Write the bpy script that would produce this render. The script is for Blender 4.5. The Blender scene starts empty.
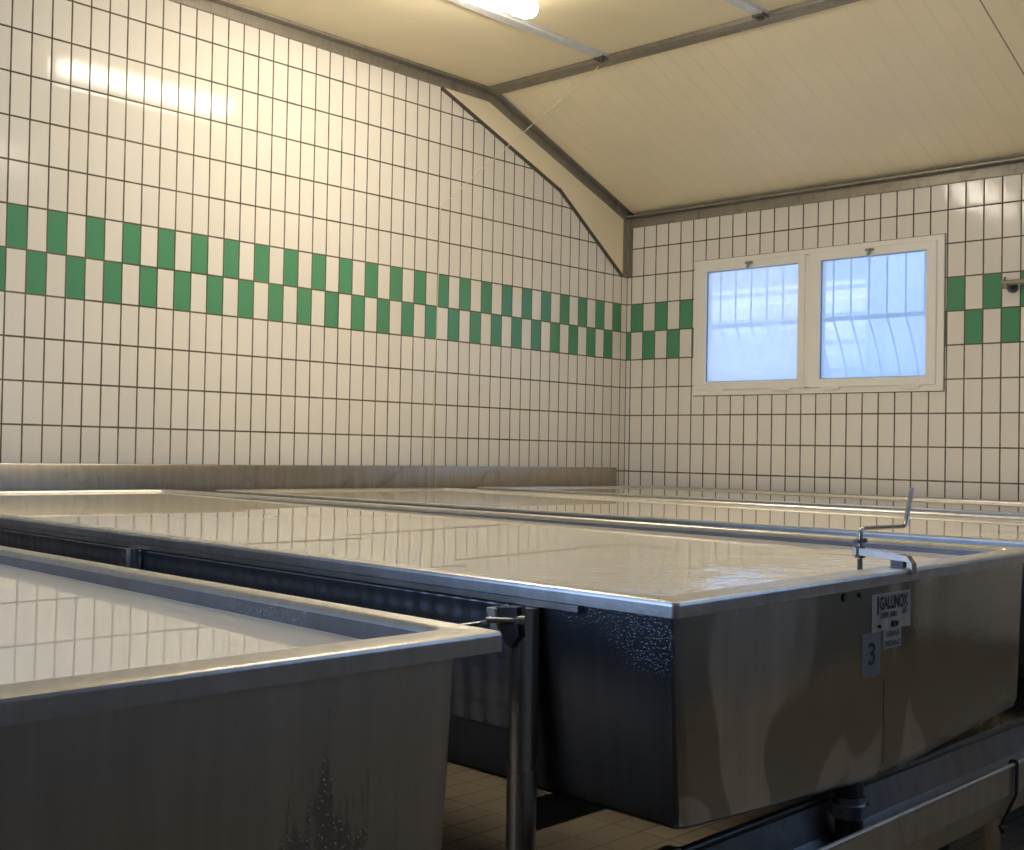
import bpy, bmesh, math, random
from mathutils import Vector, Matrix

random.seed(4)
S = 0.25                 # one tile row (tile plus joint) in metres
K0 = 11.08               # floor lies this many tile rows below the top of the green band
def W(x, y, k): return Vector((x*S, y*S, (k+K0)*S))
C = bpy.context.scene.collection

CAMPOS = (25.64569, -36.62670, -5.39279); CAMROT = (-0.814477, 0.018996, 0.020505); CAMF = 1212.221; CAMPP = (374.601, 425.912)

# ------------------------------------------------------------------ materials
def newmat(name):
    m = bpy.data.materials.new(name); m.use_nodes = True
    nt = m.node_tree; nt.nodes.clear()
    out = nt.nodes.new('ShaderNodeOutputMaterial')
    return m, nt, out
def N(nt, t, **kw):
    n = nt.nodes.new(t)
    for k, v in kw.items(): setattr(n, k, v)
    return n
def mth(nt, op, a, b=None, c=None, clamp=False):
    n = N(nt, 'ShaderNodeMath', operation=op); n.use_clamp = clamp
    for i, v in enumerate((a, b, c)):
        if v is None: continue
        if isinstance(v, (int, float)): n.inputs[i].default_value = v
        else: nt.links.new(v, n.inputs[i])
    return n.outputs[0]
def mixc(nt, f, a, b, mode='MIX'):
    n = N(nt, 'ShaderNodeMix', data_type='RGBA', blend_type=mode)
    for idx, v in ((0, f), (6, a), (7, b)):
        if isinstance(v, (int, float)): n.inputs[idx].default_value = v
        elif isinstance(v, tuple): n.inputs[idx].default_value = (*v, 1)
        else: nt.links.new(v, n.inputs[idx])
    return n.outputs[2]
def objco(nt, scale=(1,1,1)):
    tc = N(nt, 'ShaderNodeTexCoord'); mp = N(nt, 'ShaderNodeMapping')
    mp.inputs['Scale'].default_value = scale
    nt.links.new(tc.outputs['Object'], mp.inputs[0]); return mp.outputs[0]
def noise(nt, co, scale, detail=3, rough=.55, dist=0):
    n = N(nt, 'ShaderNodeTexNoise'); n.inputs['Scale'].default_value = scale
    n.inputs['Detail'].default_value = detail; n.inputs['Roughness'].default_value = rough
    n.inputs['Distortion'].default_value = dist
    nt.links.new(co, n.inputs['Vector']); return n.outputs['Fac']
def ramp(nt, f, a, b, lo=0., hi=1.):
    n = N(nt, 'ShaderNodeMapRange'); n.interpolation_type = 'SMOOTHSTEP'
    n.inputs[1].default_value = a; n.inputs[2].default_value = b
    n.inputs[3].default_value = lo; n.inputs[4].default_value = hi
    nt.links.new(f, n.inputs[0]); return n.outputs[0]
def bump(nt, h, strength, dist):
    n = N(nt, 'ShaderNodeBump'); n.inputs['Strength'].default_value = strength
    n.inputs['Distance'].default_value = dist
    nt.links.new(h, n.inputs['Height']); return n.outputs[0]
def bsdf(nt, out, **kw):
    b = N(nt, 'ShaderNodeBsdfPrincipled')
    for k, v in kw.items():
        k = k.replace('_', ' ')
        if isinstance(v, tuple): b.inputs[k].default_value = (*v, 1)
        elif isinstance(v, (int, float)): b.inputs[k].default_value = v
        else: nt.links.new(v, b.inputs[k])
    nt.links.new(b.outputs[0], out.inputs[0]); return b
def flat(name, col, rough=.5, metal=0., **kw):
    m, nt, out = newmat(name); bsdf(nt, out, Base_Color=col, Roughness=rough, Metallic=metal, **kw); return m

TW = .503; GREEN = (.095, .285, .155); CREAM = (.83, .77, .67); GROUT = (.08, .073, .04)
def tile_mat(name, axis, off, has_green=True, tw=TW, th=1., tile=CREAM, grout=GROUT, rough=.12, gw=.044, voff=0., vaxis=2, var=.05):
    """grid of tall wall tiles; coordinates in tile rows measured from the room corner"""
    m, nt, out = newmat(name)
    tc = N(nt, 'ShaderNodeTexCoord'); sp = N(nt, 'ShaderNodeSeparateXYZ')
    nt.links.new(tc.outputs['Object'], sp.inputs[0])
    sgn = -1 if axis == 1 else 1
    u = mth(nt, 'DIVIDE', mth(nt, 'SUBTRACT', mth(nt, 'MULTIPLY', sp.outputs[axis], sgn/S), off), tw)
    v = mth(nt, 'DIVIDE', mth(nt, 'SUBTRACT', mth(nt, 'DIVIDE', sp.outputs[vaxis], S), K0 if vaxis == 2 else voff), th)
    fu = mth(nt, 'FRACT', u); fv = mth(nt, 'FRACT', v)
    cu = mth(nt, 'FLOOR', u); cv = mth(nt, 'FLOOR', v)
    du = mth(nt, 'MULTIPLY', mth(nt, 'MINIMUM', fu, mth(nt, 'SUBTRACT', 1., fu)), tw)
    dv = mth(nt, 'MULTIPLY', mth(nt, 'MINIMUM', fv, mth(nt, 'SUBTRACT', 1., fv)), th)
    d = mth(nt, 'MINIMUM', du, dv)
    wob = noise(nt, tc.outputs['Object'], 9, 2)
    d2 = mth(nt, 'ADD', d, mth(nt, 'MULTIPLY', mth(nt, 'SUBTRACT', wob, .5), .012))
    tmask = ramp(nt, d2, gw*.35, gw*.62)
    cmb = N(nt, 'ShaderNodeCombineXYZ'); nt.links.new(cu, cmb.inputs[0]); nt.links.new(cv, cmb.inputs[1])
    wn = N(nt, 'ShaderNodeTexWhiteNoise', noise_dimensions='2D'); nt.links.new(cmb.outputs[0], wn.inputs['Vector'])
    rnd = wn.outputs['Value']; rc = N(nt, 'ShaderNodeSeparateColor'); nt.links.new(wn.outputs['Color'], rc.inputs[0])
    col = tile
    if has_green:
        up = mth(nt, 'COMPARE', cv, -1., .1); lo = mth(nt, 'COMPARE', cv, -2., .1)
        par = mth(nt, 'MODULO', mth(nt, 'ADD', cu, 200.), 2.)
        even = mth(nt, 'SUBTRACT', 1., par)
        g = mth(nt, 'ADD', mth(nt, 'MULTIPLY', up, even), mth(nt, 'MULTIPLY', lo, par))
        if axis == 1: g = mth(nt, 'MULTIPLY', g, mth(nt, 'GREATER_THAN', u, 0.))
        col = mixc(nt, g, tile, GREEN)
    val = mth(nt, 'ADD', 1.-var/2, mth(nt, 'MULTIPLY', rnd, var))
    hv = N(nt, 'ShaderNodeHueSaturation'); nt.links.new(val, hv.inputs['Value'])
    if isinstance(col, tuple): hv.inputs['Color'].default_value = (*col, 1)
    else: nt.links.new(col, hv.inputs['Color'])
    dirt = ramp(nt, noise(nt, tc.outputs['Object'], 1.3, 4), .35, .7)
    gcol = mixc(nt, dirt, grout, tuple(c*1.9 for c in grout))
    fin = mixc(nt, tmask, gcol, hv.outputs[0])
    pill = ramp(nt, d, gw*.3, gw*2.4)
    tilt = mth(nt, 'ADD', mth(nt, 'MULTIPLY', mth(nt, 'SUBTRACT', rc.outputs[0], .5), fu),
               mth(nt, 'MULTIPLY', mth(nt, 'SUBTRACT', rc.outputs[1], .5), fv))
    h = mth(nt, 'ADD', mth(nt, 'MULTIPLY', pill, .45), mth(nt, 'MULTIPLY', tilt, .22))
    h = mth(nt, 'ADD', h, mth(nt, 'MULTIPLY', noise(nt, tc.outputs['Object'], 14, 1), .10))
    ro = mth(nt, 'ADD', rough, mth(nt, 'MULTIPLY', mth(nt, 'SUBTRACT', 1., tmask), .6))
    bsdf(nt, out, Base_Color=fin, Roughness=ro, Specular_IOR_Level=.27, Normal=bump(nt, h, .40, .002))
    return m

def steel_mat(name, col=(.42, .40, .37), rough=.30, streak=.12, wave=0., drops=0., quilt=False, mott=0., met=1., finish=0):
    m, nt, out = newmat(name)
    co = objco(nt); st = objco(nt, (9, 9, .7))
    s1 = noise(nt, st, 3.2, 4, .6); s2 = noise(nt, co, 2.1, 4, .6)
    c = mixc(nt, ramp(nt, s1, .3, .75), tuple(v*.90 for v in col), tuple(min(1, v*1.06) for v in col))
    if mott: c = mixc(nt, ramp(nt, noise(nt, co, 6, 5, .7, 1.), .5, .72, 0, mott), c, tuple(v*.35 for v in col))
    r = mth(nt, 'ADD', rough, mth(nt, 'MULTIPLY', mth(nt, 'SUBTRACT', s2, .5), streak*2.), clamp=True)
    if finish == 1:      # darker, slightly smoother broad lobes with crisp edges
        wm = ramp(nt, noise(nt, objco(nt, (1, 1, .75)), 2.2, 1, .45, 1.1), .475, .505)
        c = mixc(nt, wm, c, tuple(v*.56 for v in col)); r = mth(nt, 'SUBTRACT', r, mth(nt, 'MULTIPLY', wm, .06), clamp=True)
    if finish == 2:      # splashed patch low on the front
        sp = N(nt, 'ShaderNodeSeparateXYZ'); nt.links.new(co, sp.inputs[0])
        yy = mth(nt, 'ABSOLUTE', mth(nt, 'SUBTRACT', sp.outputs[1], -32.35*S))
        wid = mth(nt, 'MULTIPLY', mth(nt, 'SUBTRACT', (K0-6.95)*S, sp.outputs[2]), .55)
        wob = mth(nt, 'MULTIPLY', mth(nt, 'SUBTRACT', noise(nt, objco(nt, (1, 5, .8)), 6, 4, .6), .5), .28)
        wm = ramp(nt, mth(nt, 'ADD', mth(nt, 'SUBTRACT', mth(nt, 'MINIMUM', wid, .16), yy), wob), .0, .02)
        c = mixc(nt, wm, c, tuple(v*.62 for v in col))
    h = mth(nt, 'MULTIPLY', noise(nt, co, 60, 2), .0003)
    if wave: h = mth(nt, 'ADD', h, mth(nt, 'MULTIPLY', noise(nt, objco(nt, (1, 1, .8)), 2.3, 1, .4, .6), wave))
    if drops:
        v = N(nt, 'ShaderNodeTexVoronoi'); v.inputs['Scale'].default_value = 190 if finish == 3 else 130
        nt.links.new(co, v.inputs['Vector'])
        msk = wm if finish == 2 else ramp(nt, noise(nt, co, 3.4, 4, .6), .42, .6)
        if finish == 3:      # condensation just below the milk level
            sp = N(nt, 'ShaderNodeSeparateXYZ'); nt.links.new(co, sp.inputs[0])
            msk = mth(nt, 'MULTIPLY', ramp(nt, sp.outputs[2], (K0-7.35)*S, (K0-6.9)*S), ramp(nt, noise(nt, co, 3.4, 4, .6), .32, .55))
        dd = mth(nt, 'MULTIPLY', ramp(nt, v.outputs['Distance'], .12, .45, 1, 0), msk)
        h = mth(nt, 'ADD', h, mth(nt, 'MULTIPLY', dd, drops))
    if quilt:
        sp = N(nt, 'ShaderNodeSeparateXYZ'); nt.links.new(co, sp.inputs[0])
        a = mth(nt, 'SINE', mth(nt, 'MULTIPLY', mth(nt, 'ADD', sp.outputs[0], sp.outputs[2]), 62.))
        b = mth(nt, 'SINE', mth(nt, 'MULTIPLY', mth(nt, 'SUBTRACT', sp.outputs[0], sp.outputs[2]), 62.))
        h = mth(nt, 'ADD', h, mth(nt, 'MULTIPLY', mth(nt, 'MULTIPLY', a, b), .0014))
    bsdf(nt, out, Base_Color=c, Metallic=met, Roughness=r, Normal=bump(nt, h, 1., 1.))
    return m

M = {}
M['tile_left'] = tile_mat('tiles_left', 1, .354)
M['tile_back'] = tile_mat('tiles_back', 0, .196)
M['tile_floor'] = tile_mat('tiles_floor', 0, .1, False, .5, 1., (.18, .15, .105), (.10, .083, .056), .42, .03, 0., 1, .25)
def panel_mat(name, axis, pitch, col, joints=False):
    m, nt, out = newmat(name)
    co = objco(nt); sp = N(nt, 'ShaderNodeSeparateXYZ'); nt.links.new(co, sp.inputs[0])
    f = mth(nt, 'FRACT', mth(nt, 'DIVIDE', sp.outputs[axis], pitch))
    d = mth(nt, 'MINIMUM', f, mth(nt, 'SUBTRACT', 1., f))
    groove = ramp(nt, d, .0, .10)
    c = mixc(nt, ramp(nt, noise(nt, co, 1.4, 4), .3, .75), col, tuple(v*.93 for v in col))
    c = mixc(nt, ramp(nt, d, .0, .07), tuple(v*.91 for v in col), c)     # rib lines slightly darker than the panel
    if joints:
        j = mth(nt, 'ABSOLUTE', mth(nt, 'SUBTRACT', sp.outputs[axis], 14.5*S))
        c = mixc(nt, ramp(nt, j, .003, .006), tuple(v*.3 for v in col), c)
    bsdf(nt, out, Base_Color=c, Roughness=.42, Normal=bump(nt, groove, .35, .0015))
    return m
PANEL = (.88, .765, .53)
M['panel'] = panel_mat('ceiling_panel', 0, .058, PANEL)
M['panel_slope'] = panel_mat('ceiling_panel_slope', 0, .145, PANEL, True)
M['trim'] = steel_mat('trim_metal', (.30, .27, .22), .42, .1, mott=.45, met=.6)
M['trim_dark'] = steel_mat('trim_dark', (.13, .11, .08), .5, .1, mott=.6, met=.4)
M['strip'] = steel_mat('strip_metal', (.70, .71, .72), .4, .06, mott=.08, met=.25)
M['steel'] = steel_mat('steel', (.50, .475, .435), .27, .10)
M['steel_front'] = steel_mat('steel_front', (.62, .615, .62), .24, .06, wave=.010, mott=.12, finish=1)
M['steel_near'] = steel_mat('steel_near', (.52, .49, .445), .36, .06, wave=.003, drops=.0012, mott=.08, finish=2)
M['steel_side_shaded'] = steel_mat('steel_side_shaded', (.23, .235, .26), .32, .08, drops=.0006, finish=3)  # shade of the gaps between vats put into the side colour
M['steel_quilt'] = steel_mat('steel_quilt', (.34, .345, .37), .36, .08, quilt=True)
M['steel_rim'] = steel_mat('steel_rim', (.58, .56, .53), .34, .08, mott=.2)
M['steel_trough'] = steel_mat('steel_trough', (.45, .405, .34), .36, .12, mott=.4)
M['steel_polish'] = steel_mat('steel_polish', (.58, .57, .56), .2, .06)
M['dark_metal'] = steel_mat('dark_metal', (.11, .105, .10), .4, .1, mott=.3)
M['gutter'] = steel_mat('steel_gutter', (.52, .51, .50), .32, .12, mott=.3)
M['pvc'] = flat('window_frame_paint', (.90, .86, .76), .35)
M['seal'] = flat('dark_seal', (.05, .048, .04), .6)
M['plate'] = steel_mat('plate_metal', (.45, .40, .32), .42, .08, mott=.2, met=.1)
M['plate_white'] = flat('plate_white', (.37, .345, .31), .4)
M['plate_grey'] = flat('plate_grey', (.20, .195, .19), .4)
M['ink'] = flat('black_ink', (.025, .022, .02), .5)
M['cable'] = flat('cable_sheath', (.72, .62, .38), .5)
M['wire'] = flat('black_wire', (.03, .03, .03), .5)
M['housing'] = flat('lamp_housing', (.62, .58, .48), .45)
for nm, st in (('diffuser', 60), ('diffuser_weak', 38), ('diffuser_fill', 14)):
    m, nt, out = newmat('lamp_'+nm)
    em = N(nt, 'ShaderNodeEmission'); em.inputs[0].default_value = (1, .91, .75, 1); em.inputs[1].default_value = st
    nt.links.new(em.outputs[0], out.inputs[0]); M[nm] = m
# milk
m, nt, out = newmat('milk')
co = objco(nt); sp = N(nt, 'ShaderNodeSeparateXYZ'); nt.links.new(co, sp.inputs[0])
# the surface is still, but trembles where foam gathers along the front rim
near = mth(nt, 'MULTIPLY', ramp(nt, sp.outputs[0], 17.2*S, 19.6*S), ramp(nt, sp.outputs[1], -29*S, -28*S))
rip = mth(nt, 'ADD', mth(nt, 'MULTIPLY', noise(nt, co, 1.6, 0), .00012), mth(nt, 'MULTIPLY', mth(nt, 'MULTIPLY', noise(nt, co, 24, 2, .5), mth(nt, 'MULTIPLY', near, ramp(nt, noise(nt, co, 5, 2), .40, .60))), .0017))
bsdf(nt, out, Base_Color=(.94, .85, .68), Roughness=.004, IOR=1.5,
     Normal=bump(nt, rip, 1., 1.)); M['milk'] = m
m, nt, out = newmat('milk_foam'); bsdf(nt, out, Base_Color=(.93, .93, .95), Roughness=.12); M['foam'] = m
def glass(name, haze, c1, sc, mist):
    m, nt, out = newmat(name)
    co = objco(nt)
    tr = N(nt, 'ShaderNodeBsdfTransparent'); tr.inputs[0].default_value = (.95, .97, 1, 1)
    tl = N(nt, 'ShaderNodeBsdfTranslucent'); tl.inputs[0].default_value = (*c1, 1)
    gl = N(nt, 'ShaderNodeBsdfGlossy'); gl.inputs['Roughness'].default_value = .04
    a = N(nt, 'ShaderNodeMixShader'); b = N(nt, 'ShaderNodeMixShader')
    sp = N(nt, 'ShaderNodeSeparateXYZ'); nt.links.new(co, sp.inputs[0])
    hz = ramp(nt, noise(nt, objco(nt, (1, 1, .6)), sc, 3, .5), .3, .7, haze*.7, min(1, haze*1.25))
    low = ramp(nt, sp.outputs[2], (K0-2.9)*S, (K0+.4)*S, mist, -.1)     # condensation gathers on the lower half
    hz = mth(nt, 'ADD', hz, low, clamp=True)
    nt.links.new(hz, a.inputs[0])
    nt.links.new(tr.outputs[0], a.inputs[1]); nt.links.new(tl.outputs[0], a.inputs[2])
    b.inputs[0].default_value = .05
    nt.links.new(a.outputs[0], b.inputs[1]); nt.links.new(gl.outputs[0], b.inputs[2])
    nt.links.new(b.outputs[0], out.inputs[0]); return m
M['glass_a'] = glass('glass_misted', .55, (1, 1, 1), 3., .50)
M['glass_b'] = glass('glass_clearer', .38, (.85, .92, 1), 2.2, .25)
M['bar'] = flat('bar_haze_blue', (.18, .28, .46), .5)  # dark steel bars, blue of backlight and pane haze put into the colour
M['facade'] = flat('facade_paint', (.93, .94, .95), .7)

# ------------------------------------------------------------------ mesh tools
class B:
    def __init__(s): s.v = []; s.f = []
    def add(s, vs, fs):
        n = len(s.v); s.v += [Vector(p) for p in vs]; s.f += [tuple(n+i for i in q) for q in fs]; return s
    def box(s, a, b):           # two corners in row coordinates
        (x0, y0, z0), (x1, y1, z1) = a, b
        vs = [W(x, y, z) for x in (x0, x1) for y in (y0, y1) for z in (z0, z1)]
        return s.add(vs, [(0,1,3,2), (4,6,7,5), (0,4,5,1), (2,3,7,6), (0,2,6,4), (1,5,7,3)])
    def loft(s, loops, cap0=False, cap1=False, closed=True):
        n = len(loops[0]); vs = [p for l in loops for p in l]; fs = []
        for i in range(len(loops)-1):
            for j in range(n if closed else n-1):
                a, b = i*n+j, i*n+(j+1) % n
                fs.append((a, b, b+n, a+n))
        if cap0: fs.append(tuple(reversed(range(n))))
        if cap1: fs.append(tuple(range((len(loops)-1)*n, len(loops)*n)))
        return s.add(vs, fs)
    def extrude(s, poly, d):    # closed planar polygon (world points) along vector d
        return s.loft([poly, [p+d for p in poly]], True, True)
    def tube(s, path, r, n=14, caps=True):
        path = [Vector(p) for p in path]; rs = r if isinstance(r, (list, tuple)) else [r]*len(path)
        loops = []; up = None
        for i, p in enumerate(path):
            t = (path[min(i+1, len(path)-1)]-path[max(i-1, 0)]).normalized()
            if up is None:
                up = t.orthogonal().normalized()
            up = (up-t*up.dot(t)).normalized(); w = t.cross(up)
            loops.append([p+(up*math.cos(a)+w*math.sin(a))*rs[i] for a in (2*math.pi*j/n for j in range(n))])
        return s.loft(loops, caps, caps)
    def build(s, name, mat, parent=None, smooth=True, bevel=0., seg=2, loc=None):
        me = bpy.data.meshes.new(name)
        org = Vector(loc) if loc is not None else Vector((0, 0, 0))
        me.from_pydata([p-org for p in s.v], [], s.f)
        bm = bmesh.new(); bm.from_mesh(me); bmesh.ops.recalc_face_normals(bm, faces=bm.faces); bm.to_mesh(me); bm.free()
        me.materials.append(mat)
        o = bpy.data.objects.new(name, me); C.objects.link(o); o.location = org
        if parent:
            o.parent = parent; o.matrix_parent_inverse = Matrix.Translation(-parent.location)
        if smooth:
            me.shade_smooth(); me.set_sharp_from_angle(angle=math.radians(38))
        if bevel:
            b = o.modifiers.new('Bevel', 'BEVEL'); b.width = bevel; b.segments = seg; b.limit_method = 'ANGLE'; b.angle_limit = math.radians(40)
            b.harden_normals = False
        return o
def arc_path(pts, r, n=6):
    """polyline with rounded bends"""
    pts = [Vector(p) for p in pts]; out = [pts[0]]
    for a, p, c in zip(pts, pts[1:], pts[2:]):
        d0 = (a-p).normalized(); d1 = (c-p).normalized()
        q0 = p+d0*r; q1 = p+d1*r
        for i in range(n+1):
            t = i/n; out.append(q0*(1-t)**2+p*2*t*(1-t)+q1*t*t)
    out.append(pts[-1]); return out
def tag(o, label, cat, group=None, kind=None):
    o['label'] = label; o['category'] = cat
    if group: o['group'] = group
    if kind: o['kind'] = kind
    return o
def thing(name, label, cat, loc, group=None):
    o = bpy.data.objects.new(name, None); C.objects.link(o); o.location = loc; o.empty_display_size = .1
    return tag(o, label, cat, group)
def struct(o, label, cat='room'):
    o['kind'] = 'structure'; o['label'] = label; o['category'] = cat; return o

# ------------------------------------------------------------------ room shell
XR, YN = 30., -43.       # far ends of the hall behind the camera
FOLDY, FOLDK, EAVEK = -7.75, 6.10, 3.20
w = B().box((-.6, YN-.6, -11.08), (0, .6, 6.3))
struct(w.build('wall_left', M['tile_left'], smooth=False), 'cream tiled wall on the left with a two row green chequered band', 'wall')
w = B(); WX0, WX1, WK0, WK1 = 2.83, 11.18, -3.32, 1.27
for a, b in (((0, 0, -11.08), (WX0, .8, 6.3)), ((WX1, 0, -11.08), (XR, .8, 6.3)), ((WX0, 0, WK1), (WX1, .8, 6.3)), ((WX0, 0, -11.08), (WX1, .8, WK0))):
    w.box(a, b)
struct(w.build('wall_back', M['tile_back'], smooth=False), 'cream tiled wall around the window with a green chequered band', 'wall')
# hall walls behind the camera; a wide doorway lets daylight in
w = B(); D = (8.5, 21., -6.2, 3.2)      # high daylight opening in the near wall
for a, b in (((-.6, YN-.6, -11.08), (D[0], YN, 6.3)), ((D[1], YN-.6, -11.08), (XR, YN, 6.3)), ((D[0], YN-.6, D[3]), (D[1], YN, 6.3)), ((D[0], YN-.6, -11.08), (D[1], YN, D[2]))):
    w.box(a, b)
struct(w.build('wall_front', flat('plaster_shade', (.26, .26, .26), .8), smooth=False), 'plain wall at the near side of the hall with a wide high opening', 'wall')
w = B(); D = (-24., -8., -4.5, 2.)
for a, b in (((XR, YN-.6, -11.08), (XR+.6, D[0], 6.3)), ((XR, D[1], -11.08), (XR+.6, .8, 6.3)), ((XR, D[0], D[3]), (XR+.6, D[1], 6.3)), ((XR, D[0], -11.08), (XR+.6, D[1], D[2]))):
    w.box(a, b)
struct(w.build('wall_right', flat('plaster_dark', (.15, .175, .22), .8), smooth=False), 'plain wall at the far right end of the hall with a high opening', 'wall')
struct(B().box((-.6, YN-.6, -11.7), (XR+.6, .8, -11.08)).build('floor', M['tile_floor'], smooth=False), 'dull beige tiled floor under the vats', 'floor')
struct(B().box((-.6, YN-.6, FOLDK), (XR+.6, FOLDY, FOLDK+.5)).build('ceiling', M['panel'], smooth=False), 'flat cream ribbed ceiling panels beside the left wall', 'ceiling')
sl = [W(-.6, FOLDY, FOLDK), W(-.6, .5, EAVEK-.19), W(-.6, .5, EAVEK+.35), W(-.6, FOLDY, FOLDK+.5)]
struct(B().extrude(sl, Vector(((XR+1.2)*S, 0, 0))).build('ceiling', M['panel_slope'], smooth=False), 'sloping cream ceiling panels above the window', 'ceiling')

# cream infill panel between slope and tile edge on the left wall
poly = [(-9.85, 5.72), (-9.0, 5.36), (-4.12, 3.55), (-.45, 1.08), (-.34, 1.05), (-.34, 3.3), (-7.4, 6.0), (-9.7, 6.0)]
p = B().extrude([W(.004, y, k) for y, k in poly], Vector((.025*S*2, 0, 0)))
struct(p.build('trim_1', M['panel_slope'], smooth=False), 'cream wedge panel between sloping ceiling and left tiles', 'panel')
# dark thin edge along the tiles
def bar_on_left(y0, k0, y1, k1, wd, t0, t1):
    a, b = W(t0, y0, k0), W(t0, y1, k1); d = (b-a).normalized(); n = Vector((0, -d.z, d.y))*wd*S/2
    return [a+n, b+n, b-n, a-n], Vector(((t1-t0)*S, 0, 0))
b = B(); b.extrude(*bar_on_left(-9.93, 5.70, -4.08, 3.52, .08, .005, .09)); b.extrude(*bar_on_left(-4.12, 3.56, -.40, 1.02, .08, .005, .09))
struct(b.build('trim_2', M['trim_dark'], smooth=False), 'thin dark metal edge between tiles and wedge panel', 'trim')
b = B().box((0, YN, 5.74), (.09, -7.5, 6.1)).box((0, YN, 6.02), (.34, -7.5, 6.10))
struct(b.build('trim_3', M['trim'], smooth=False), 'grey metal angle along top of left wall', 'trim')
b = B(); b.extrude(*bar_on_left(-7.95, 6.0, -.02, 3.12, .36, .0, .13)); b.extrude(*bar_on_left(-7.9, 6.10, -.02, 3.25, .09, .0, .32))
struct(b.build('trim_4', M['trim'], smooth=False), 'grey metal angle sloping down the left wall to the corner', 'trim')
b = B().box((0, -.37, 1.0), (.075, 0, 3.3)).box((0, -.075, 1.0), (.2, 0, 3.3)).box((.0, -.16, 1.0), (.16, 0, 3.3))
struct(b.build('trim_5', M['trim'], smooth=False), 'short grey metal post in the corner above the tiles', 'trim')
b = B().box((.1, -.06, 2.76), (XR, 0, 3.14)).box((.1, -.34, 3.1), (XR, 0, 3.17))
struct(b.build('trim_6', M['trim'], smooth=False, bevel=.004), 'grey metal rail along top of the window wall', 'trim')
b = B().box((0, FOLDY-.34, 5.98), (XR, FOLDY+.02, 6.1))
b.extrude([W(0, FOLDY-.02, 6.11), W(0, FOLDY+.16, 6.02), W(0, FOLDY+.12, 5.93), W(0, FOLDY-.04, 5.99)], Vector((XR*S, 0, 0)))
struct(b.build('trim_7', M['trim'], smooth=False), 'stained metal rail along fold of the ceiling', 'trim')
n = 8
for x, lab in ((4.72, 'grey metal joint strip on the ceiling beside the lamp'), (9.72, 'second grey metal joint strip on the ceiling right of the lamp')):
    b = B().box((x-.15, YN, 6.0), (x+.15, FOLDY-.3, 6.1)).box((x-.19, YN, 6.07), (x+.19, FOLDY-.3, 6.10))
    o = struct(b.build('trim_%d' % n, M['strip'], smooth=False, bevel=.004), lab, 'trim'); n += 1
    b = B().box((x-.16, FOLDY-.62, 5.95), (x+.16, FOLDY-.3, 6.02))
    b.tube([W(x, FOLDY-.45, 5.96), W(x, FOLDY-.45, 5.88)], .022, 8)
    b.build('end_bolt', M['trim_dark'], o, smooth=False)
# corner strip of cut tiles (their joints run in the wall material); black joint
struct(B().box((0, -.016, -11.08), (.016, 0, 1.0)).build('trim_%d' % n, M['seal'], smooth=False), 'dark joint in the corner of the tiled walls', 'trim')

# ------------------------------------------------------------------ window
def ring(b, x0, x1, k0, k1, wl, y0, y1, wr=None, wt=None, wb=None):
    wr = wl if wr is None else wr; wt = wl if wt is None else wt; wb = wl if wb is None else wb
    o = [(x0, k0), (x1, k0), (x1, k1), (x0, k1)]; i = [(x0+wl, k0+wb), (x1-wr, k0+wb), (x1-wr, k1-wt), (x0+wl, k1-wt)]
    return b.loft([[W(x, y1, k) for x, k in o], [W(x, y0, k) for x, k in o], [W(x, y0, k) for x, k in i], [W(x, y1, k) for x, k in i], [W(x, y1, k) for x, k in o]])
win = bpy.data.objects.new('window_1', None); C.objects.link(win); win.location = W(7, 0, -3.3)
struct(win, 'two pane window with cream plastic frame in the tiled wall', 'window')
b = B(); ring(b, 2.81, 11.2, -3.34, 1.29, .22, -.07, .45); b.box((6.86, -.07, -3.2), (7.06, .45, 1.15))
b.build('frame', M['pvc'], win, smooth=False, bevel=.004)
for x0, x1, gl, g0, g1, kt in ((2.99, 6.88, 'glass_a', 3.31, 6.65, 1.13), (7.02, 11.0, 'glass_b', 7.39, 10.70, 1.13)):
    b = B(); ring(b, x0, x1, -3.16, 1.13, g0-x0, -.15, .3, x1-g1, 1.13-.87, .27)
    s = b.build('sash', M['pvc'], win, smooth=False, bevel=.008)
    B().box((g0-.02, .02, -2.91), (g1+.02, .06, .89)).build('pane', M[gl], s, smooth=False)
    b = B(); ring(b, g0-.03, g1+.03, -2.92, .90, .05, -.06, .0); b.build('gasket', flat('gasket_blue', (.20, .30, .45), .5), s, smooth=False)
    cx = (g0+g1)/2-.05
    b = B().box((cx-.13, -.20, 1.0), (cx+.13, -.14, 1.08)); b.tube([W(cx, -.19, 1.03), W(cx+.02, -.24, .98), W(cx-.03, -.24, .86)], .011, 8)
    b.build('latch', M['trim'], s)
    for hx in (x0+.75, x1-.75):
        b = B().tube([W(hx-.3, -.12, -3.19), W(hx+.3, -.12, -3.19)], .013, 8); b.box((hx-.22, -.14, -3.25), (hx+.22, -.07, -3.17))
        b.build('hinge', M['pvc'], s)
b = B(); ring(b, 2.79, 11.22, -3.36, 1.31, .04, -.012, .02); b.build('sealant', M['seal'], win, smooth=False)

# security grille outside
gr = thing('window_grille', 'blue grey security bars behind the window panes', 'grille', W(7, .9, -4.2))
def bow(k):          # bars bulge outward below the crossbar
    if k > -.9: return 0.
    t = min(1, (-.9-k)/3.0); return 1.1*math.sin(t*math.pi*.62)
for i in range(16):
    x = 2.7+.583*i-.05
    B().tube([W(x, .95+bow(1.8-.3*j), 1.8-.3*j) for j in range(21)], .0075, 8).build('bar', M['bar'], gr)
for k in (-.90, -4.1):
    B().box((2.2, .95-.05+bow(k), k-.07), (12.1, .95+.05+bow(k), k+.07)).build('crossbar', M['bar'], gr, smooth=False)
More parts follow.
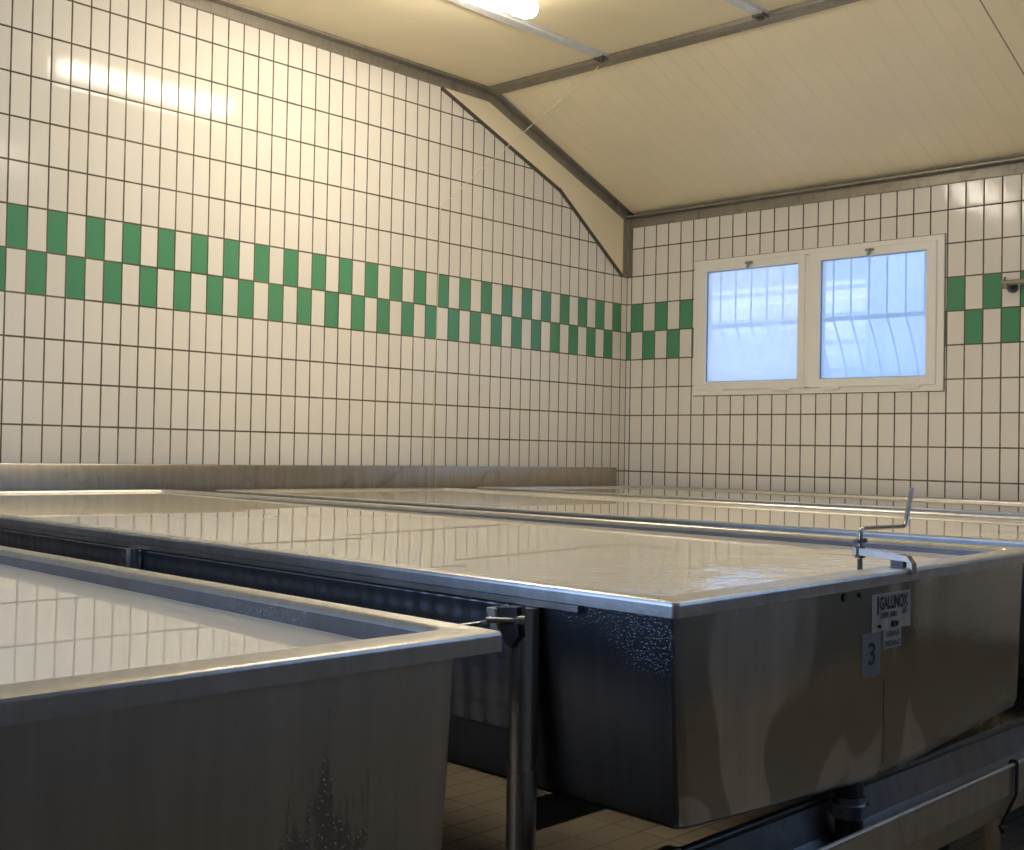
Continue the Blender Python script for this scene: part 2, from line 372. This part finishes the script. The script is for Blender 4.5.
# pale boarded building across the yard
bl = thing('neighbouring_building', 'pale boarded building seen faintly through the left window pane', 'building', W(-4, 16, -K0))
b = B()
for i in range(26):
    k = -10.6+.62*i
    b.box((-26, 16-.1*(i % 2), k), (1.5, 16.35, k+.62))
b.box((-26, 16.3, -11.08), (1.5, 18, 5.6)); b.build('wall', M['facade'], bl, smooth=False)
b = B().extrude([W(-27, 14.6, 5.4), W(-27, 18.5, 7.2), W(-27, 18.5, 7.5), W(-27, 14.6, 5.75)], Vector((29.5*S, 0, 0))); b.build('roof', flat('roof_sheet', (.42, .5, .62), .6), bl, smooth=False)

# ------------------------------------------------------------------ vats
def rrect(x0, x1, y0, y1, r, n=5):
    """rounded rectangle, mid points on the two short edges; same vertex count always"""
    pts = []
    for cx, cy, a0 in ((x1-r, y1-r, 0), (x0+r, y1-r, 90), (x0+r, y0+r, 180), (x1-r, y0+r, 270)):
        for i in range(n+1):
            a = math.radians(a0+90*i/n); pts.append((cx+r*math.cos(a), cy+r*math.sin(a)))
        if a0 == 90: pts.append((x0, (y0+y1)/2))
        if a0 == 270: pts.append((x1, (y0+y1)/2))
    return pts
class Vat:
    def __init__(s, name, label, x0, x1, y0, y1, kk, side=.2, front=.1, body='steel', fr=.05, side2=None, taper=.035, rc=.06, skew=(0, 0), depth=.10):
        s.skew, s.depth = skew, depth
        side2 = side if side2 is None else side2
        s.x0, s.x1, s.y0, s.y1, s.kk = x0, x1, y0, y1, kk
        s.root = thing(name, label, 'vat', W((x0+x1)/2, (y0+y1)/2, -K0), None)
        ym = (y0+y1)/2
        # rim: folded lip, its inner edge turning down into the basin
        wS, wF = .2, .27
        fr = min(fr, .03)
        prof = [(.035, .035, -.118), (0, 0, -.118), (0, 0, -.112), (0, 0, -fr*1.3), (0, 0, -fr), (fr*.3, fr*.3, -fr*.3), (fr, fr, 0), (fr*1.3, fr*1.3, 0), (wF-.02, wS-.02, 0), (wF, wS, -.012), (wF+.03, wS+.02, -.06), (wF+.05, wS+.03, -.30)]
        loops = []
        for f_, s_, dz in prof:
            r = rc if f_ < .1 else .16
            loops.append([s.P(x, y, dz) for x, y in rrect(x0+s_, x1-f_, y0+s_, y1-s_, r)])
        B().loft(loops).build('rim', M['steel_rim'], s.root)
        # basin with V shaped bottom
        bx0, bx1, by0, by1 = x0+.12, x1-front, y0+side, y1-side2
        tp = taper
        def lp(ins, zs, zm, r):
            out = []
            for x, y in rrect(bx0+ins, bx1-max(0, ins-tp), by0+ins, by1-ins, r):
                t = abs(y-ym)/((by1-by0)/2); out.append(s.P(x, y, zm+(zs-zm)*min(1, t)))
            return out
        b = B().loft([lp(0, -.05, -.05, .08), lp(.005, -.12, -.12, .08), lp(tp, -1.58, -1.81, .10), lp(tp+.02, -1.665, -1.895, .10), lp(tp+.09, -1.71, -1.94, .08)])
        last = lp(tp+.09, -1.71, -1.94, .08); n = len(last)
        i0 = [i for i, (x, y) in enumerate(rrect(0, 1, 0, 1, .1)) if abs(y-.5) < 1e-6]
        fa = list(range(i0[0], i0[1]+1)); fb = list(range(i0[1], n))+list(range(0, i0[0]+1))
        b.add(last, [fa, fb])
        # inner basin skin
        inn = [[s.P(x, y, dz) for x, y in rrect(x0+.23+q, x1-.32-q, y0+.23+q, y1-.23-q, .16)] for q, dz in ((0, -.29), (.08, -1.3))]
        b.loft(inn, False, True)
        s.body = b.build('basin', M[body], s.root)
        s.body.data.materials.append(M['steel_side_shaded'])
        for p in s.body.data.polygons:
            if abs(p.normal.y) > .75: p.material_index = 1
    def P(s, x, y, dz):
        u = (x-s.x0)/(s.x1-s.x0); v = (y-s.y0)/(s.y1-s.y0); fl, bl_, frr, br = s.kk
        k = (fl*u+bl_*(1-u))*(1-v)+(frr*u+br*(1-u))*v
        y += (1-u)*(s.skew[0]*(1-v)+s.skew[1]*v)
        return W(x, y, k+dz)
    def milk(s, label):
        def lv(x): return -s.depth*(.4+.6*min(1, 3*(x-s.x0)/(s.x1-s.x0)))
        pts = rrect(s.x0+.215, s.x1-.29, s.y0+.215, s.y1-.215, .16)
        k = sum(s.kk)/4
        top = [s.P(x, y, lv(x)) for x, y in pts]; bot = [s.P(x, y, -1.0) for x, y in rrect(s.x0+.30, s.x1-.38, s.y0+.30, s.y1-.30, .16)]
        # a slim meniscus up the steel
        b = B().loft([bot, top], True, False)
        inn = [s.P(x, y, lv(x)-.006) for x, y in rrect(s.x0+.24, s.x1-.315, s.y0+.24, s.y1-.24, .15)]
        b.loft([top, inn], False, True)
        return tag(b.build('milk', M['milk'], smooth=False), label, 'milk')
    def legs(s, xs, sides=(0, 1), beams=True):
        for x in xs:
            for sd in sides:
                y = s.y0-.01 if sd == 0 else s.y1+.01
                top = s.P(x, y, -.187); r = .03
                b = B().tube([Vector((top.x, top.y, .012)), Vector((top.x, top.y, top.z))], r, 20)
                b.tube([Vector((top.x, top.y, 0.0)), Vector((top.x, top.y, .012)), Vector((top.x, top.y, .03))], [.055, .055, .032], 20)
                b.build('leg', M['steel'], s.root)
            if beams:
                b = B().box((x-.1, s.y0+.1, -8.40), (x+.1, s.y1-.1, -8.21)); b.build('crossbeam', M['dark_metal'], s.root, smooth=False, bevel=.004)

XB = 1.4
v1 = Vat('milk_vat', 'nearest steel vat with plain front face in the lower left foreground', XB, 20.97, -38.75, -31.135, (-6.44, -6.45, -6.45, -6.45), side=.225, front=.14, taper=.09, body='steel_near', fr=.022, rc=.025, skew=(.67, .67), depth=.16)
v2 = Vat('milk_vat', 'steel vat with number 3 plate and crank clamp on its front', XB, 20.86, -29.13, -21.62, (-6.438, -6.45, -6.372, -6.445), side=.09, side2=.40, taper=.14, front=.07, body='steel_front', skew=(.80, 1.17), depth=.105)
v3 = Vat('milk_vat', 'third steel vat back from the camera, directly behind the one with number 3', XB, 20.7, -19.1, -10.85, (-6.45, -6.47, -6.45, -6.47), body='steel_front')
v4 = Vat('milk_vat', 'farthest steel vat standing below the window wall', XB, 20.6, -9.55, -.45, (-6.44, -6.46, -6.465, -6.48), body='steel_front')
for v in (v1, v2, v3, v4): v.legs((19.44, 13.25, 8.0, 3.2))
v1.milk('milk filling the nearest vat in the lower left foreground')
v2.milk('milk filling the vat with the number 3 plate')
v3.milk('milk filling the third vat back, behind the crank clamp')
v4.milk('milk filling the farthest vat below the window wall')

# --- details on the vat with the plates
def rail(v, x0, x1):
    a, b = (v.P(x, v.y0+.02, -.125) for x in (x0, x1)); c, d = (v.P(x, v.y0+.02, -.185) for x in (x0, x1))
    B().extrude([a, b, d, c], Vector((0, .12*S, 0))).build('side_rail', M['steel_rim'], v.root, smooth=False, bevel=.002)
for v in (v2, v3, v4): rail(v, 3.2, 19.95)
def jacket(v, x0, x1):
    y = v.y0+.11
    a = [v.P(x, y+dy, dz) for x, dy, dz in ((x0, 0, -.2), (x1, 0, -.2), (x1, .07, -1.25), (x0, .07, -1.25))]
    B().extrude(a, Vector((0, -.045*S, 0))).build('cooling_jacket', M['steel_quilt'], v.root, smooth=False, bevel=.004)
for v in (v2, v3, v4): jacket(v, 3.6, 19.2)
def leg_bracket(v, x, xr):
    y = v.y0-.02; z = -.30
    b = B()
    q = [v.P(x-.03+dx, y-.16, dz) for dx, dz in ((-.12, -.19), (.10, -.17), (.13, -.40), (.05, -.50), (-.02, -.47))]
    b.extrude(q, Vector((0, .12*S, 0)))
    pl = b.build('leg_bracket', M['dark_metal'], v.root, smooth=False, bevel=.002)
    q = [v.P(x-.15+dx, y-.2, dz) for dx, dz in ((-.07, -.20), (.02, -.20), (.08, -.43), (-.0, -.43))]
    B().extrude(q, Vector((0, .14*S, 0))).build('bracket_plate', M['plate'], pl, smooth=False, bevel=.002)
    B().tube([v.P(x-.12, y-.30, z+.02), v.P(x+.06, y-.13, z+.02)], .006, 10).tube([v.P(x+.05, y-.14, z+.02), v.P(x+.10, y-.09, z+.02)], .0115, 12).build('bolt', M['steel_polish'], pl)
    B().tube([v.P(x-.2, y-.18, z-.02), v.P(x-.2, y-1.95, z-.02)], .0055, 10).build('tie_rod', M['steel_polish'], pl)
leg_bracket(v2, 19.42, 0)

# drain pipe under the middle of the front
def drain(v):
    ym = (v.y0+v.y1)/2-.32; x = 20.52
    zt = v.P(x, ym, -1.84).z; Z = lambda k: (k+K0)*S
    p = v.P(x, ym, 0)
    def c(z): return Vector((p.x, p.y, z))
    b = B().tube([c(zt+.02), c(Z(-8.98))], .031, 20)
    b.build('drain_pipe', M['dark_metal'], v.root)
    b = B().tube([c(Z(-8.56)), c(Z(-8.66))], .043, 24).tube([c(Z(-8.50)), c(Z(-8.56))], .036, 24)
    b.tube([c(Z(-8.60))+Vector((0, .036, 0)), c(Z(-8.58))+Vector((.006, .060, 0))], .006, 8)
    b.tube([c(Z(-8.66)), c(Z(-8.69))], .037, 24)
    b.build('pipe_coupling', M['gutter'], v.root)
for v in (v1, v2, v3, v4): drain(v)

# plates on the front of the vat; fx is the front plane there
fx = v2.x1-.07
def fp(y, k, o=0.): return W(fx-.006+o, y, k)
def plate(name, y0, y1, k0, k1, mat, parent, th=.005, tilt=0.):
    q = [fp(y0, k0), fp(y1, k0+tilt), fp(y1, k1+tilt), fp(y0, k1)]
    return B().extrude(q, Vector((th*S*2, 0, 0))).build(name, mat, parent, smooth=False, bevel=.0012)
def text(name, body, y, k, h, wid, parent, mat, o=.0135, bold=.0):
    """flat lettering on the front plane: left end at y, baseline k, cap height h rows, total width wid rows"""
    cu = bpy.data.curves.new('t', 'FONT'); cu.body = body; cu.extrude = .0; cu.offset = bold
    t = bpy.data.objects.new('t', cu); C.objects.link(t)
    dg = bpy.context.evaluated_depsgraph_get(); dg.update()
    me = bpy.data.meshes.new_from_object(t.evaluated_get(dg)); bpy.data.objects.remove(t)
    xs = [v.co.x for v in me.vertices]; ys = [v.co.y for v in me.vertices]
    sx = wid/(max(xs)-min(xs)); sy = h/(max(ys)-min(ys)); x0 = min(xs); y0 = min(ys)
    for v in me.vertices: v.co = fp(y+(v.co.x-x0)*sx, k+(v.co.y-y0)*sy, o)
    me.materials.clear(); me.materials.append(mat)
    q = bpy.data.objects.new(name, me); C.objects.link(q); q.parent = parent
    q.matrix_parent_inverse = Matrix.Translation(-parent.location); q.name = name; me.name = name
    return q
mp = plate('maker_plate', -25.86, -25.04, -6.955, -6.615, M['plate'], v2.root)
mp['label'] = 'dull metal plate with large stamped logo lettering'
text('lettering', 'GALLINOX', -25.71, -6.765, .125, .60, mp, M['ink'], bold=.035)
text('lettering', 'COSTR. INOX', -25.70, -6.838, .05, .36, mp, M['ink'], bold=.03)
text('lettering', 'LO', -25.22, -6.822, .055, .09, mp, M['ink'], bold=.03)
for y, q in ((-25.72, .004), (-25.43, .008), (-25.36, .006)):
    B().tube([fp(y, -6.905, .015), fp(y, -6.905, .030)], q, 10).build('rivet', M['dark_metal'], mp)
b = B()      # oversize initial that loops under the logo
b.extrude([fp(-25.75, -6.64, .0125), fp(-25.735, -6.64, .0125), fp(-25.735, -6.80, .0125), fp(-25.75, -6.80, .0125)], Vector((.001, 0, 0)))
b.build('lettering', M['ink'], mp, smooth=False)
lp_ = plate('product_label', -25.62, -25.24, -7.125, -6.945, M['plate_white'], v2.root)
lp_['label'] = 'small whitish label with two lines of black capitals'
text('lettering', 'GRANA', -25.56, -7.02, .055, .28, lp_, M['ink'], bold=.01)
text('lettering', 'PADANO', -25.585, -7.108, .055, .32, lp_, M['ink'], bold=.01)
npl = plate('number_plate', -26.05, -25.67, -7.345, -6.955, M['plate_grey'], v2.root)
npl['label'] = 'grey plate with black figure 3'
text('numeral', '3', -25.93, -7.24, .20, .14, npl, M['ink'], bold=.012)
# worn bolt remnants left of the plate
for y, r in ((-26.40, .0085), (-26.10, .0055)):
    B().tube([fp(y, -6.60, -.02), fp(y, -6.60, .02)], r, 9).build('worn_stud', M['seal'], v2.root)
# welded seam down the middle of the front
B().extrude([fp(-25.60, -7.4), fp(-25.585, -7.4), fp(-25.585, -8.16), fp(-25.60, -8.16)], Vector((.0015, 0, 0))).build('weld_seam', M['gutter'], v2.root, smooth=False)

# ------------------------------------------------------------------ crank clamp hooked on the rim
cl = thing('crank_clamp', 'steel crank clamp hooked over the front rim of the numbered vat', 'clamp', v2.P(20.6, -25.2, .0))
def cp(x, y, dz): return v2.P(x, y, dz)
yc = -25.2; xs_ = 20.36
b = B().extrude([cp(xs_-.06, yc-.045, .09), cp(xs_-.06, yc+.045, .09), cp(20.80, yc+.045, .055), cp(20.80, yc-.045, .055)], Vector((0, 0, .075*S)))
b.build('arm', M['steel'], cl, smooth=False, bevel=.0015)
b = B()
prof = [(20.76, .06), (20.76, .125), (20.84, .115), (20.89, .05), (20.90, -.06), (20.872, -.06), (20.872, .02), (20.83, .06)]
b.extrude([cp(x, yc-.05, dz) for x, dz in prof], Vector((0, .10*S, 0)))
b.build('hook', M['steel'], cl, smooth=False, bevel=.001)
B().extrude([cp(20.68, yc-.04, 0.0), cp(20.80, yc-.04, .0), cp(20.80, yc+.04, .0), cp(20.68, yc+.04, .0)], Vector((0, 0, .062*S))).build('packing_block', M['dark_metal'], cl, smooth=False)
b = B().tube([cp(xs_, yc, .06), cp(xs_, yc, .17)], .012, 16); b.build('threaded_collar', M['dark_metal'], cl)
pth = arc_path([cp(xs_, yc, -.16), cp(xs_, yc, .34), cp(xs_, yc+1.02, .325), cp(xs_, yc+1.16, .71)], .018)
B().tube(pth, .0058, 12).build('crank', M['steel'], cl)
b = B()
for i in range(18): b.tube([cp(xs_, yc, -.15+.011*i), cp(xs_, yc, -.144+.011*i), cp(xs_, yc, -.139+.011*i)], [.0058, .0068, .0058], 10)
b.build('thread', M['dark_metal'], cl)
B().tube([cp(xs_, yc-.09, .22), cp(xs_, yc+.10, .22)], .004, 8).tube([cp(xs_, yc-.1, .22), cp(xs_, yc-.06, .22)], .006, 8).tube([cp(xs_, yc+.07, .22), cp(xs_, yc+.11, .22)], .006, 8).build('cross_pin', M['dark_metal'], cl)

# ------------------------------------------------------------------ foam on the milk beside the front rim
rnd = random.Random(11); b = B()
for i in range(230):
    t = rnd.random()
    y = -28.7+4.6*t+rnd.gauss(0, .25); x = 20.35-abs(rnd.gauss(0, .55))-.9*t*rnd.random()
    if not (-28.8 < y < -22.2): continue
    r = .014+.075*rnd.random()**3; z = -v2.depth-.0055
    n = 10; ell = 1+1.4*rnd.random()
    loops = [[v2.P(x+q*r*math.cos(2*math.pi*j/n)*(1+.2*math.sin(3*j+i)), y+q*r*ell*math.sin(2*math.pi*j/n)*(1+.2*math.cos(2*j+i)), z+dz) for j in range(n)] for q, dz in ((1, 0), (.7, .0012), (.35, .0018))]
    b.loft(loops, False, True)
o = b.build('foam', M['foam']); tag(o, 'white foam flecks floating on the milk by the crank clamp', 'foam', kind='stuff')
for i, (x, y) in enumerate(((13.9, -13.75), (17.3, -14.5))):
    pass

# ------------------------------------------------------------------ trough along the left wall
tr = thing('wall_trough', 'long streaked steel trough along the left wall behind the vats', 'trough', W(.2, -22, -6.6))
prof = [(.0, -6.62), (.30, -6.62), (.34, -6.58), (.34, -5.93), (.315, -5.885), (.27, -5.875), (.24, -5.90), (.24, -6.3), (.0, -6.3)]
seams = [-46, -27.2, -24.9, -10.6, -.92]
for a, c in zip(seams, seams[1:]):
    B().extrude([W(x, a+.01, k) for x, k in prof], Vector((0, (c-a-.02)*S, 0))).build('trough_panel', M['steel_trough'], tr, bevel=0)
for y in (-44, -36, -28, -20, -12, -4):
    B().box((0, y-.1, -11.08), (.24, y+.1, -6.6)).build('support', M['steel'], tr, smooth=False)
# ------------------------------------------------------------------ drain gutter in front of the vats
gu = thing('drain_gutter', 'open steel drain gutter below the vat fronts, tied with black wire', 'gutter', W(20.7, -24, -K0))
prof = [(21.055, -8.53), (21.055, -8.82), (20.93, -9.10), (20.50, -9.14), (20.36, -8.86), (20.30, -8.56), (20.32, -8.56), (20.385, -8.86), (20.515, -9.115), (20.915, -9.075), (21.03, -8.81), (21.03, -8.53)]
B().extrude([W(x, -41, k) for x, k in prof], Vector((0, 39*S, 0))).build('channel', M['gutter'], gu, smooth=False, bevel=.002)
B().tube([W(21.045, -41, -8.535), W(21.045, -2, -8.535)], .006, 10).build('front_lip', M['steel_rim'], gu)
B().tube([W(20.31, -41, -8.55), W(20.31, -2, -8.55)], .011, 12).build('rolled_edge', M['dark_metal'], gu)
for y in (-37.5, -31, -24.35, -18, -11):
    b = B().box((20.62, y-.07, -11.08), (20.82, y+.07, -9.12)).box((20.5, y-.1, -9.2), (20.94, y+.1, -9.1)); b.build('support', M['dark_metal'], gu, smooth=False)
b = B()
yw = -23.05
lo = arc_path([W(21.0, yw+.01, -8.62), W(21.01, yw, -8.50), W(21.075, yw, -8.5), W(21.08, yw-.03, -8.83), W(20.95, yw-.06, -9.17)], .006, 5)
b.tube(lo, .0042, 8)
b.tube([W(20.95, yw-.06, -9.16), W(20.97, yw+.05, -9.21), W(20.96, yw-.14, -9.17), W(20.95, yw-.04, -9.25)], .005, 8)
b.build('tie_wire', M['wire'], gu)
b = B().box((20.26, -28.45, -8.62), (20.38, -28.25, -8.47)); b.build('clip', M['dark_metal'], gu, smooth=False, bevel=.004)

# ------------------------------------------------------------------ lamps
def lamp(label, x, y0, y1, mat, hang=6.1):
    L = thing('ceiling_lamp', label, 'lamp', W(x, (y0+y1)/2, hang), 'fluorescent lamps under the ceiling')
    def sec(y, q): return [W(x+dx*q, y, 5.70+(k-5.80)*q) for dx, k in ((-.25, 5.80), (-.24, 5.62), (-.15, 5.50), (0, 5.47), (.15, 5.50), (.24, 5.62), (.25, 5.80))]
    B().loft([sec(y0, .55), sec(y0+.10, .85), sec(y0+.25, 1), sec(y1-.25, 1), sec(y1-.10, .85), sec(y1, .55)], True, True).build('diffuser', M[mat], L)
    B().box((x-.13, y0+.04, 5.70), (x+.13, y1-.04, 5.83)).build('housing', M['housing'], L, smooth=False, bevel=.006)
    for y in (y0+.7, y1-.35):
        B().box((x-.06, y-.05, 5.82), (x+.06, y+.05, hang)).build('bracket', M['trim'], L, smooth=False)
lamp('bright fluorescent lamp under the ceiling at the top edge, beside the metal strip', 6.36, -19.4, -13.25, 'diffuser')
lamp('added unseen fill lamp above the two nearest vats', 17.6, -32.2, -26.1, 'diffuser_fill')  # unseen lamp added to brighten the milk in the near vats
lamp('second fluorescent lamp, out of the picture above, mirrored in the left tiles', 18.3, -20.6, -14.4, 'diffuser_weak')

# ------------------------------------------------------------------ cable from ceiling to wall and down
b = B().tube([W(4.38, -7.85, 5.92), W(2.6, -8.7, 4.35), W(1.0, -9.4, 2.95), W(.03, -9.86, 2.06), W(.03, -9.87, 1.9)], .0033, 8)
b.tube([W(.03, -9.87, 2.06), W(.025, -9.95, -2), W(.03, -10.05, -5.8), W(.10, -10.08, -5.84), W(.36, -10.2, -5.86), W(.365, -10.21, -6.6)], .0033, 8)
tag(b.build('cable', M['cable']), 'thin cream cable slung from ceiling rail and running down the left tiles', 'cable')

# ------------------------------------------------------------------ tap pipe on the window wall
tp = thing('wall_tap', 'dull metal tap pipe on the window wall at the right edge', 'tap', W(13.6, -.3, -.3))
B().tube([W(12.98, -.42, -.35), W(14.6, -.42, -.35)], .019, 16).build('pipe', M['trim'], tp)
b = B().tube([W(12.93, -.42, -.35), W(13.01, -.42, -.35)], .026, 16).tube([W(13.0, -.42, -.28), W(13.0, -.42, -.18)], .008, 10)
b.tube([W(13.02, -.42, -.37), W(13.02, -.42, -.53)], [.024, .018], 14); b.build('elbow', M['trim'], tp)
b = B().tube([W(13.08, .01, -.46), W(13.08, -.08, -.46)], .036, 18).tube([W(13.08, 0, -.46), W(13.1, -.40, -.37)], .020, 14); b.build('wall_flange', M['dark_metal'], tp)

# ------------------------------------------------------------------ sky and daylight
wd = bpy.data.worlds.new('World'); bpy.context.scene.world = wd; wd.use_nodes = True
nt = wd.node_tree; bg = nt.nodes['Background']
tc = N(nt, 'ShaderNodeTexCoord'); sp = N(nt, 'ShaderNodeSeparateXYZ'); nt.links.new(tc.outputs['Generated'], sp.inputs[0])
nt.links.new(mixc(nt, ramp(nt, sp.outputs[2], -.1, .6), (.52, .70, 1.), (.30, .52, 1.)), bg.inputs[0])
bg.inputs[1].default_value = 1.5
sun = bpy.data.lights.new('sun', 'SUN'); sun.energy = 5; sun.angle = .02; sun.color = (1, .97, .92)
al = bpy.data.lights.new('blue_fill', 'AREA'); al.shape = 'RECTANGLE'; al.size = 12.4*S; al.size_y = 9.3*S; al.energy = 60; al.color = (.33, .54, 1)
ao = bpy.data.objects.new('blue_fill', al); C.objects.link(ao); ao.location = W(14.75, YN-.7, -1.5); ao.rotation_euler = (math.pi/2, 0, 0)   # added blue fill outside the near opening, stronger than the sky
so = bpy.data.objects.new('sun', sun); C.objects.link(so)
so.rotation_euler = Vector((-.12, .42, -.9)).to_track_quat('-Z', 'Y').to_euler()
sc = bpy.context.scene
sc.view_settings.view_transform = 'Standard'; sc.view_settings.look = 'None'
sc.view_settings.exposure = 0; sc.view_settings.gamma = 1; sc.view_settings.use_curve_mapping = False
sc.cycles.max_bounces = 10; sc.cycles.diffuse_bounces = 5; sc.cycles.glossy_bounces = 6; sc.cycles.transparent_max_bounces = 8
sc.cycles.sample_clamp_indirect = 6; sc.cycles.caustics_reflective = False

# ------------------------------------------------------------------ camera
cam = bpy.data.objects.new('camera', bpy.data.cameras.new('camera')); C.objects.link(cam)
yaw, pitch, roll = CAMROT
cy, sy, cp_, sp_ = math.cos(yaw), math.sin(yaw), math.cos(pitch), math.sin(pitch)
fw = Vector((sy*cp_, cy*cp_, sp_)); rt = Vector((cy, -sy, 0)); up = rt.cross(fw)
r2 = rt*math.cos(roll)+up*math.sin(roll); u2 = -rt*math.sin(roll)+up*math.cos(roll)
mt = Matrix((r2, u2, -fw)).transposed().to_4x4(); mt.translation = W(*CAMPOS)
cam.matrix_world = mt
cam.data.sensor_width = 36; cam.data.lens = CAMF/1024*36
cam.data.shift_x = (512-CAMPP[0])/1024; cam.data.shift_y = -(425-CAMPP[1])/1024
cam.data.clip_start = .05
sc.camera = cam
